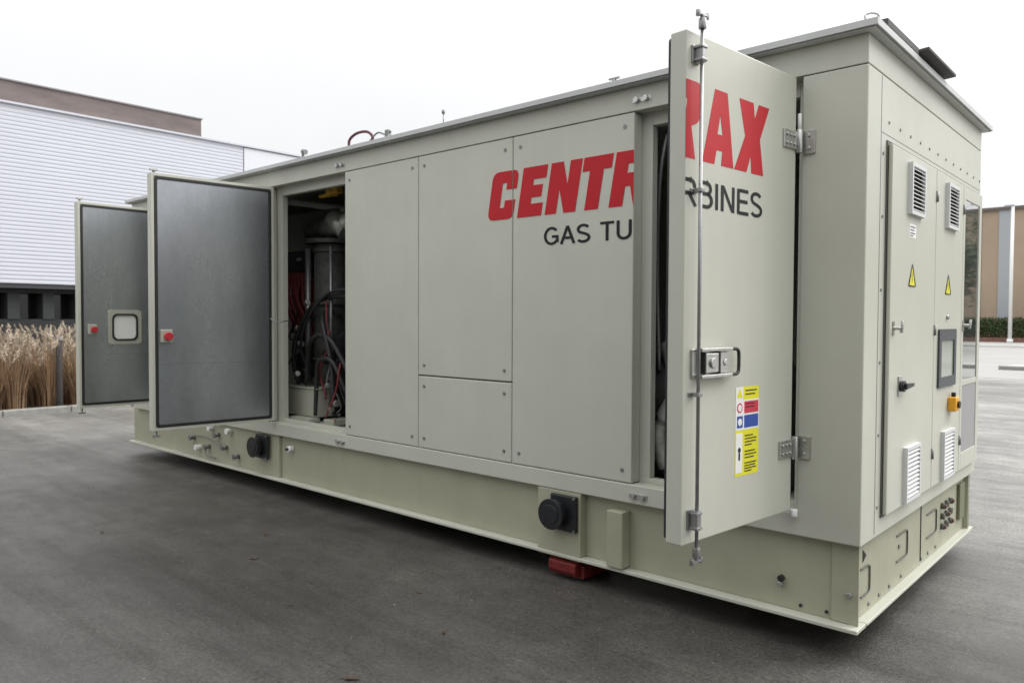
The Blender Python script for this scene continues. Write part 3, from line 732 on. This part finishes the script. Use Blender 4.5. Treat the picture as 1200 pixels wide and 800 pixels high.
bm = bmesh.new(); cyl(bm, (-5.9, 1.15, 1.25), (-3.6, 1.15, 1.25), .42, 32); cyl(bm, (-4.6, 1.15, 1.25), (-4.5, 1.15, 1.25), .5, 32); cyl(bm, (-4.95, 1.15, 1.25), (-4.9, 1.15, 1.25), .48, 32); box(bm, -5.8, -3.6, .85, 1.5, .665, .9)
eq('turbine_casing', bm, DPIPE, .004)
bm = bmesh.new(); cyl(bm, (-1.5, .55, 1.1), (-.6, .55, 1.1), .3, 28); box(bm, -1.6, -.5, .3, 1.2, .68, .82); cyl(bm, (-1.55, .35, .75), (-1.55, .35, 2.6), .07, 16); eq('starter_motor', bm, DPIPE)
bm = bmesh.new()
tube(bm, [(-1.16, .24, .74), (-1.2, .22, .95), (-1.12, .28, 1.2), (-1.25, .4, 1.45)], .05, 14)
eq('flexible_duct', bm, LAG, 0)
bm = bmesh.new(); tube(bm, [(-1.15, .2, 2.68), (-1.2, .2, 2.4), (-1.3, .35, 1.9), (-1.25, .3, 1.3)], .012, 8); eq('grey_conduit', bm, DSTEEL, 0)

# ================================================================== SUPPORTS AND SMALL THINGS
sk = thing('support_skate', 'red steel support block under the container skid beside the black round socket', 'support block', (-1.74, .15, 0))
bm = bmesh.new(); prism(bm, [(-.13, 0.03), (-.15, .06), (-.15, .11), (-.10, .139), (.3, .139), (.3, .03)], 0, -.11, .10); obj('body', bm, REDP, sk, .006)
bm = bmesh.new()
for y in (-.06, .08, .22): cyl(bm, (-.10, y, .032), (.09, y, .032), .032, 16)
obj('roller', bm, DSTEEL, sk)
bm = bmesh.new(); box(bm, .1005, .13, -.10, .28, .02, .10); obj('side_plate', bm, REDP, sk, .004)
for i, (x, w) in enumerate(((-.6, 'nearest the end cabinet'), (-3.6, 'below the plain grey panels'), (-6.9, 'below the far open door'))):
    tag(obj('timber_sleeper', B((x-.1, x+.1, .35, 2.1, 0, .148)), TIMBER, bevel=.006), 'dark timber sleeper in the shade under the container, '+w, 'timber', 'timber sleepers under the container')

def leaf(x, y, s, rz, m=LEAF):
    bm = bmesh.new(); n = 10
    ctr = bm.verts.new((0, 0, .006))
    ring = []
    for k in range(n):
        a = 2*math.pi*k/n; r = s*(.55+.45*abs(math.cos(a)))*random.uniform(.8, 1.1)
        ring.append(bm.verts.new((r*math.cos(a), r*.6*math.sin(a), .004+random.uniform(0, .012))))
    for k in range(n): bm.faces.new((ctr, ring[k], ring[(k+1) % n]))
    tube(bm, [(-s, 0, .006), (-s*1.5, s*.1, .008)], .0015, 4, 1)
    o = obj('fallen_leaf', bm, m); o.location = (x, y, .001); o.scale = (.75, .75, .8); o.rotation_euler = (0, 0, rz)
    tag(o, 'small dry brown leaf lying on the dark asphalt', 'leaf', 'fallen leaves on the asphalt')
for x, y, s in ((-3.97, -.70, .045), (-3.504, -1.065, .04), (-1.623, -1.654, .05), (-2.218, -.748, .028), (-1.69, -1.04, .03), (-2.6, -1.35, .022), (.2, -1.1, .025), (.55, .2, .022), (-4.9, -1.5, .03)):
    leaf(x, y, s, random.uniform(0, 6))

bm = bmesh.new()
rg = random.Random(11)
for i in range(5200):
    u = rg.random(); x = rg.uniform(-11, 3.5); y = rg.uniform(-3.2, 6)
    if XL-.1 < x < 0 and 0 < y < W: continue
    r = rg.uniform(.0016, .0048)*(1.6 if rg.random() < .04 else 1)
    v = [bm.verts.new((x+r*math.cos(a)*rg.uniform(.7, 1.2), y+r*math.sin(a)*rg.uniform(.7, 1.2), .0)) for a in (0, 1.3, 2.5, 3.8, 5.0)]
    t = bm.verts.new((x+r*.2, y, r*rg.uniform(.6, 1.0)))
    for k in range(5):
        f = bm.faces.new((v[k], v[(k+1) % 5], t)); f.material_index = 0 if rg.random() < .6 else 1
gr = obj('loose_grit', bm, [mat('pale_grit', (.22, .21, .19), .9), mat('dark_grit', (.06, .055, .05), .9)])
tag(gr, 'fine loose grit scattered over the asphalt yard', 'grit', kind='stuff')

# ================================================================== SETTING
def sheet(x0, x1, y0, y1, z):
    bm = bmesh.new(); bm.faces.new([bm.verts.new(p) for p in ((x0, y0, z), (x1, y0, z), (x1, y1, z), (x0, y1, z))]); return bm
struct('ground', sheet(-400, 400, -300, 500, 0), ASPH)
# planting bed on the left with kerb
struct('planting_bed', B((-19, -13.15, -40, 30, -.05, .06)), SOIL)
bm = bmesh.new()
y = -40
while y < 30:
    box(bm, -13.25, -13.07, y, y+.99, -.05, .10); y += 1.0
ke = struct('kerb', bm, KERB); md = ke.modifiers.new('bevel', 'BEVEL'); md.width = .015; md.segments = 2

# white clad warehouse, facade at x = -17
CLAD = mat('white_cladding', (.575, .59, .65), .5, noise=.03, nscale=.6)
BROWN = mat('weathered_brown_fascia', (.17, .14, .13), .8, noise=.28, nscale=1.0, stretch=(1, .7, 3))
wh = thing('warehouse', 'white ribbed metal warehouse with brown roof band and dark ground floor windows', 'building', (-22, 0, 0))
def wpart(name, bm, m, p=None, bevel=0):
    bmesh.ops.translate(bm, verts=bm.verts[:], vec=(22, 0, 0)); return obj(name, bm, m, p or wh, bevel)
bm = bmesh.new()
prof = []; z = 2.30
while z < 5.93:
    prof += [(-17.0, z), (-17.0, z+.045), (-17.007, z+.055), (-17.007, z+.075)]; z += .085
prof.append((-17.0, 5.94))
poly = prof+[(-17.3, 5.94), (-17.3, 2.30)]
def extr(bm, poly, ya, yb):
    A = [bm.verts.new((x, ya, z)) for x, z in poly]; Bv = [bm.verts.new((x, yb, z)) for x, z in poly]
    n = len(poly)
    for i in range(n): bm.faces.new((A[i], A[(i+1) % n], Bv[(i+1) % n], Bv[i]))
for ya in (-34, -26, -18, -10, -2): extr(bm, poly, ya+.004, ya+8 if ya < -2 else 6.34)
wpart('ribbed_cladding', bm, CLAD)
wpart('plain_cladding', B((-17.3, -16.99, 6.36, 12, 2.30, 5.92)), mat('plain_white_cladding', (.68, .70, .74), .45))
wpart('coping', B((-17.35, -16.95, -34, 12, 5.941, 5.985)), CLAD)
wpart('brown_fascia', B((-18.0, -17.36, -34, 5.42, 5.90, 6.50)), BROWN)
wpart('fascia_cap', B((-18.05, -17.33, -34, 5.45, 6.501, 6.53)), mat('grey_cap', (.25, .24, .25), .6))
wpart('wall', B((-30, -17.9, -34, 12, 0, 5.9)), mat('dark_render', (.05, .05, .05), .8))
wpart('soffit', B((-17.9, -17.02, -34, 12, 2.20, 2.299)), mat('dark_soffit', (.05, .05, .055), .7))
PIER = mat('grey_pier', (.045, .048, .05), .8, noise=.1)
WG = mat('dark_window_glass', (.012, .014, .016), .08)
wpart('plinth', B((-17.9, -17.3, -34, 12, 0, 1.56)), mat('grey_plinth', (.028, .03, .03), .8, noise=.15))
wpart('window_lintel', B((-17.9, -17.3, -34, 12, 2.11, 2.199)), PIER)
y = -10*.655+.0
k = 0
while y < 11.5:
    wpart('pier', B((-17.85, -17.28, 1.20+y, 1.416+y, 1.561, 2.109)), PIER)
    w = wpart('window', B((-17.80, -17.78, 1.417+y, 1.854+y, 1.561, 2.109)), WG)
    y += .655; k += 1

# pampas grass bed
GR = [mat('grass_tan', (.31, .20, .115), .85, noise=.25, nscale=3), mat('grass_brown', (.15, .085, .045), .9, noise=.3, nscale=3), mat('plume', (.50, .42, .32), .9, noise=.15, nscale=6)]
bm = bmesh.new()
def blade(x, y, h, lean, az, w, mi, z0=.05):
    n = 4; prev = None
    dx, dy = math.cos(az), math.sin(az)
    for i in range(n+1):
        t = i/n; off = lean*t*t; ww = w*(1-t*.8)
        c = Vector((x+dx*off, y+dy*off, z0+h*t*(1-.12*t*lean)))
        a = bm.verts.new(c+Vector((-dy, dx, 0))*ww); b = bm.verts.new(c-Vector((-dy, dx, 0))*ww)
        if prev:
            f = bm.faces.new((prev[0], prev[1], b, a)); f.material_index = mi
        prev = (a, b)
    return c
def plume(c, az, l):
    d = Vector((math.cos(az)*.45, math.sin(az)*.45, 1)).normalized()
    for i in range(34):
        t = random.random(); p = c+d*l*t
        v = Vector((random.gauss(0, 1), random.gauss(0, 1), random.gauss(.7, 1))).normalized()*random.uniform(.04, .10)*(1.15-t*.8)
        s = v.cross(d).normalized()*.008
        f = bm.faces.new([bm.verts.new(q) for q in (p-s, p+s, p+v)]); f.material_index = 2
for cx in range(5):
    for cy in range(15):
        x = -13.55-cx*.42+random.uniform(-.12, .12); y = -4.2+cy*.5+random.uniform(-.15, .15)
        H = random.uniform(1.0, 1.3)
        for i in range(110):
            az = random.uniform(0, 6.28); r = random.uniform(0, .2); q = random.random()**.7
            blade(x+r*math.cos(az), y+r*math.sin(az), H*(.35+.6*q), random.uniform(.1, .6), az, .009, 1 if q < .55 else 0)
        for i in range(20):
            az = random.uniform(0, 6.28); q = random.random()
            c = blade(x, y, H*(.68+.36*q), random.uniform(.08, .5), az, .005, 0); plume(c, az, random.uniform(.14, .28))
ga = obj('pampas_grass', bm, GR); tag(ga, 'dense tan and brown dry pampas grass growing before the white warehouse', 'ornamental grass', kind='stuff')
bm = bmesh.new(); cyl(bm, (0, 0, 0), (0, 0, 1.14), .05, 16); po = obj('garden_post', bm, mat('dark_post', (.05, .045, .045), .7), bevel=.004); po.location = (-13.42, .93, .06)
cyl_b = bmesh.new(); cyl(cyl_b, (0, 0, 1.14), (0, 0, 1.20), .062, 16); obj('post_cap', cyl_b, mat('post_cap_metal', (.25, .24, .23), .6), po, .004)
tag(po, 'slim dark post standing in the dry grass', 'post')

# right: far brown building, hedge, low wall, pole
TAN = mat('tan_panel', (.38, .29, .21), .8, noise=.08, nscale=.3)
BAY = mat('pale_bay_metal', (.36, .38, .40), .5)
hb = thing('brown_hall', 'large tan panelled flat roofed hall with pale grey bay strips in the distance', 'building', (0, 66, 0))
def hpart(name, bm, m, bevel=0):
    bmesh.ops.translate(bm, verts=bm.verts[:], vec=(0, -66, 0)); return obj(name, bm, m, hb, bevel)
hpart('wall', B((-45, 60, 66.0, 90, 0, 10.2)), TAN)
hpart('roof_edge', B((-45.2, 60.2, 65.8, 90.2, 10.2, 10.45)), mat('dark_roof_edge', (.12, .10, .09), .7))
x = -45
while x < 60:
    hpart('bay_strip', B((x+.03, x+.85, 65.93, 65.998, .0, 10.19)), BAY)
    bm = B(*[(x+.86+i*.98, x+.875+i*.98, 65.975, 65.999, .1, 10.15) for i in range(1, 6)]); hpart('panel_joint', bm, GRAVB)
    x += 6.9 if True else 0
# align one bay with the photograph
HEDGE = [mat('hedge_leaf', (.055, .085, .025), .6, noise=.35, nscale=2), mat('hedge_leaf_dark', (.03, .045, .015), .7), mat('hedge_leaf_rust', (.12, .06, .025), .7)]
bm = bmesh.new(); box(bm, -30, 45, 62.3, 63.4, .2, 1.7)
for f in bm.faces: f.material_index = 1
for i in range(26000):
    x = random.uniform(-16, 20) if i < 18000 else random.uniform(-30, 45); side = random.random()
    if side < .7: p = Vector((x, 62.25+random.gauss(0, .06), random.uniform(.35, 1.8)))
    else: p = Vector((x, random.uniform(62.2, 63.4), 1.75+random.gauss(0, .08)))
    a = Vector((random.gauss(0, 1), random.gauss(0, 1), random.gauss(0, 1))).normalized()*.09; b = a.orthogonal().normalized()*.06
    f = bm.faces.new([bm.verts.new(q) for q in (p-a, p+b, p+a, p-b)]); f.material_index = 2 if (random.random() < .1 or p.z < .6 and random.random() < .6) else random.choice((0, 0, 1))
tag(obj('clipped_hedge', bm, HEDGE), 'long clipped green hedge along the front of the distant tan hall', 'hedge')
wl = obj('low_wall', B((-30, 45, 61.6, 61.85, 0, .42)), mat('red_brown_wall', (.17, .085, .065), .85, noise=.2, nscale=4), bevel=.02)
tag(wl, 'low red brown wall at the foot of the distant hedge', 'wall')
lp = thing('lamp_post', 'tall slim white pole standing before the distant tan hall', 'pole', (-8.82, 60.9, .1))
bm = bmesh.new(); cyl(bm, (0, 0, 0), (0, 0, 9.7), .13, 16, .10); cyl(bm, (0, 0, 0), (0, 0, .25), .2, 16); obj('pole', bm, WHITE, lp)
bm = bmesh.new(); box(bm, -.5, .1, -.12, .12, 9.7, 9.82); obj('lamp_head', bm, mat('lamp_head', (.35, .36, .38), .5), lp, .03)
# unseen trailer shape added to block low sky, mirrored faintly in door sheets
tr = thing('added_trailer_blocker', 'added dark grey trailer shape blocking low sky, unseen behind the photographer', 'light blocker', (3, -7, 0))
def tpart(name, bm, m, bevel=0):
    bmesh.ops.translate(bm, verts=bm.verts[:], vec=(-3, 7, 0)); return obj(name, bm, m, tr, bevel)
TRM = mat('dark_blocker_paint', (.05, .052, .05), .5, noise=.15)
tpart('body', B((-2.2, 9.5, -7.7, -5.3, 1.05, 4.0)), TRM, .03)
for x in (-1.2, .8, 2.8, 4.8, 6.8, 8.8): tpart('side_rib', B((x, x+.05, -5.299, -5.27, 1.1, 3.95)), DSTEEL)
tpart('chassis', B((-2.0, 9.3, -7.1, -5.9, .8, 1.049)), BLACK)
tpart('side_skirt', B((-1.0, 5.5, -5.35, -5.32, .35, 1.049)), TRM)
for x in (6.4, 7.6, 8.8, -1.4):
    for y in (-5.5, -7.5):
        bm = bmesh.new(); cyl(bm, (x, y-.14, .5), (x, y+.14, .5), .5, 28); w_ = tpart('wheel', bm, RUBBER, .02)
# pavement and kerbs at the far side
struct('road', sheet(-60, 90, 21.5, 51.8, .004), mat('pale_concrete_road', (.30, .295, .28), .7, noise=.12, nscale=.5, bump=.2, bscale=40))
PAVE = mat('pale_paving', (.38, .375, .35), .85, noise=.1, nscale=2)
struct('pavement', B((-60, 90, 52, 66, -.05, .10)), PAVE)
struct('kerb', B((-60, 90, 51.8, 51.999, -.05, .13)), mat('white_kerb', (.6, .6, .57), .8))
struct('traffic_island', B((-3.6, 20, 26.2, 28.0, -.05, .12)), PAVE)
struct('kerb', B((-3.75, 20, 26.05, 26.199, -.05, .13)), KERB)

# trees outside the right of the frame that the glazed door mirrors
def tree(x, y, h, r, n, lab):
    t = thing('street_tree', lab, 'tree', (x, y, 0), 'street trees before the tan hall')
    bm = bmesh.new(); cyl(bm, (0, 0, 0), (0, 0, h*.5), .16, 10, .09)
    tips = []
    for i in range(9):
        a = i*2.4; z = h*random.uniform(.28, .5); e = Vector((math.cos(a)*r*.7, math.sin(a)*r*.7, z+h*.28)); tips.append(e)
        cyl(bm, (0, 0, z), e, .05, 7, .015)
    obj('trunk', bm, TIMBER, t)
    bm = bmesh.new()
    cl = [Vector((random.gauss(0, r*.42), random.gauss(0, r*.42), h*.66+random.gauss(0, h*.13))) for _ in range(40)]
    for i in range(n):
        c = random.choice(cl); p = c+Vector((random.gauss(0, 1), random.gauss(0, 1), random.gauss(0, 1)))*.38
        a = Vector((random.gauss(0, 1), random.gauss(0, 1), random.gauss(0, 1))).normalized()*.12; b = a.orthogonal().normalized()*.07
        f = bm.faces.new([bm.verts.new(q) for q in (p-a, p+b, p+a, p-b)]); f.material_index = random.choice((0, 0, 1))
    obj('crown', bm, HEDGE[:2], t)
for x, y, h in ((9.5, 46, 8), (14, 47, 9.0), (18.5, 45, 7.5)):
    tree(x, y, h, 2.6, 5000, 'dark leafy street tree on the far pavement, right of the picture')

# ---------------- every loose piece becomes a part of its own
KEEP = ('lettering', 'wordmark', 'print', 'cladding', 'wall', 'skid_frame', 'ribbed', 'symbol', 'sheet', 'panel_joint', 'seam', 'grille', 'plume', 'crown', 'trunk', 'frame', 'base_flange')
def pieces(o, tol=.0025):
    me = o.data; bm = bmesh.new(); bm.from_mesh(me); bm.verts.ensure_lookup_table()
    seen = [-1]*len(bm.verts); comps = []
    for v in bm.verts:
        if seen[v.index] >= 0: continue
        st = [v]; seen[v.index] = len(comps); c = []
        while st:
            u = st.pop(); c.append(u.index)
            for e in u.link_edges:
                q = e.other_vert(u)
                if seen[q.index] < 0: seen[q.index] = len(comps); st.append(q)
        comps.append(c)
    if len(comps) < 2 or len(comps) > 60: bm.free(); return
    bb = []
    for c in comps:
        P = [bm.verts[i].co for i in c]; bb.append([[min(p[k] for p in P)-tol for k in range(3)], [max(p[k] for p in P)+tol for k in range(3)]])
    par = list(range(len(comps)))
    def find(i):
        while par[i] != i: i = par[i]
        return i
    for i in range(len(comps)):
        for j in range(i):
            if all(bb[i][0][k] <= bb[j][1][k] and bb[j][0][k] <= bb[i][1][k] for k in range(3)): par[find(i)] = find(j)
    groups = {}
    for i, c in enumerate(comps): groups.setdefault(find(i), []).extend(c)
    if len(groups) < 2: bm.free(); return
    gl_ = list(groups.values())
    for gi, g in enumerate(gl_):
        gs = set(g); b2 = bm.copy(); b2.verts.ensure_lookup_table()
        bmesh.ops.delete(b2, geom=[v for v in b2.verts if v.index not in gs], context='VERTS')
        if gi == 0: b2.to_mesh(me)
        else:
            m2 = bpy.data.meshes.new(me.name); b2.to_mesh(m2)
            for mt in me.materials: m2.materials.append(mt)
            n = o.copy(); n.data = m2; COL.objects.link(n); n.parent = o.parent
        b2.free()
    bm.free()
for o in list(scene.objects):
    if o.type == 'MESH' and o.parent and (o.name.startswith('cable_gland') or not o.children) and not any(k in o.name for k in KEEP): pieces(o)

# ================================================================== LIGHT
w = bpy.data.worlds.new('World'); scene.world = w; w.use_nodes = True
nt = w.node_tree; bg = nt.nodes['Background']
sky = nt.nodes.new('ShaderNodeTexSky'); sky.sky_type = 'NISHITA'; sky.sun_disc = False
SKY_Z, SKY_H, SKY_S = 18.0, 9.3, .28
SUN_EL, SUN_AZ = 40, 32      # azimuth: compass from +Y towards +X
sky.sun_elevation = R(SUN_EL); sky.sun_rotation = R(SUN_AZ); sky.air_density = 1.0; sky.dust_density = 6; sky.ozone_density = 1
# overcast layer: brighter towards the zenith and towards the veiled sun (directional sky, CIE overcast)
N = nt.nodes; L = nt.links
geo = N.new('ShaderNodeTexCoord'); sep = N.new('ShaderNodeSeparateXYZ'); L.new(geo.outputs['Generated'], sep.inputs[0])
def M_(op, a, b=None, c=None):
    n = N.new('ShaderNodeMath'); n.operation = op
    for i, v in enumerate((a, b, c)):
        if v is None: continue
        if isinstance(v, (int, float)): n.inputs[i].default_value = v
        else: L.new(v, n.inputs[i])
    return n.outputs[0]
up = M_('MAXIMUM', sep.outputs[2], 0)
grad = M_('MULTIPLY_ADD', M_('MULTIPLY', up, up), SKY_Z, SKY_H)
dt = N.new('ShaderNodeVectorMath'); dt.operation = 'DOT_PRODUCT'; L.new(geo.outputs['Generated'], dt.inputs[0])
dt.inputs[1].default_value = (math.sin(R(55))*.8, math.cos(R(55))*.8, .6)
side = M_('MULTIPLY_ADD', M_('MAXIMUM', dt.outputs['Value'], 0), SKY_S, 1.0)
g2 = M_('MULTIPLY', grad, side)
cl = N.new('ShaderNodeTexNoise'); cl.inputs['Scale'].default_value = 2.2; cl.inputs['Detail'].default_value = 5
L.new(geo.outputs['Generated'], cl.inputs['Vector'])
g3 = M_('MULTIPLY', g2, M_('MULTIPLY_ADD', cl.outputs['Fac'], .3, .85))
cc = N.new('ShaderNodeVectorMath'); cc.operation = 'SCALE'; cc.inputs[0].default_value = (1.0, 1.008, 1.02); L.new(g3, cc.inputs['Scale'])
hs = N.new('ShaderNodeHueSaturation'); hs.inputs['Saturation'].default_value = .3; L.new(sky.outputs[0], hs.inputs['Color'])
mx = N.new('ShaderNodeMix'); mx.data_type = 'RGBA'; mx.inputs[0].default_value = .9
L.new(hs.outputs[0], mx.inputs[6]); L.new(cc.outputs[0], mx.inputs[7])
L.new(mx.outputs[2], bg.inputs['Color']); bg.inputs['Strength'].default_value = .1
sd = bpy.data.lights.new('sun', 'SUN'); sd.energy = 2.2; sd.angle = R(35); sd.color = (1, .985, .97)
so = bpy.data.objects.new('sun', sd); COL.objects.link(so)
dirv = Vector((math.sin(R(SUN_AZ))*math.cos(R(SUN_EL)), math.cos(R(SUN_AZ))*math.cos(R(SUN_EL)), math.sin(R(SUN_EL))))
so.rotation_euler = dirv.to_track_quat('Z', 'Y').to_euler()

# ================================================================== CAMERA
cd = bpy.data.cameras.new('camera'); cam = bpy.data.objects.new('camera', cd); COL.objects.link(cam)
cd.sensor_width = 36; cd.lens = 897.6/1200*36; cd.clip_end = 2000
yaw, pitch, roll = R(41.787), R(-1.651), R(.261)
F = Vector((-math.sin(yaw)*math.cos(pitch), math.cos(yaw)*math.cos(pitch), math.sin(pitch)))
Rt = F.cross(Vector((0, 0, 1))).normalized(); U = Rt.cross(F)
R2 = math.cos(roll)*Rt+math.sin(roll)*U; U2 = -math.sin(roll)*Rt+math.cos(roll)*U
M = Matrix((R2, U2, -F)).transposed().to_4x4(); M.translation = Vector((1.1347, -3.6875, 1.6))
cam.matrix_world = M
cd.dof.use_dof = True; cd.dof.focus_distance = 4.3; cd.dof.aperture_fstop = 4.0
scene.camera = cam
vs = scene.view_settings; vs.view_transform = 'Standard'; vs.look = 'None'; vs.gamma = 1; vs.exposure = 0
bpy.data.objects.remove(G)
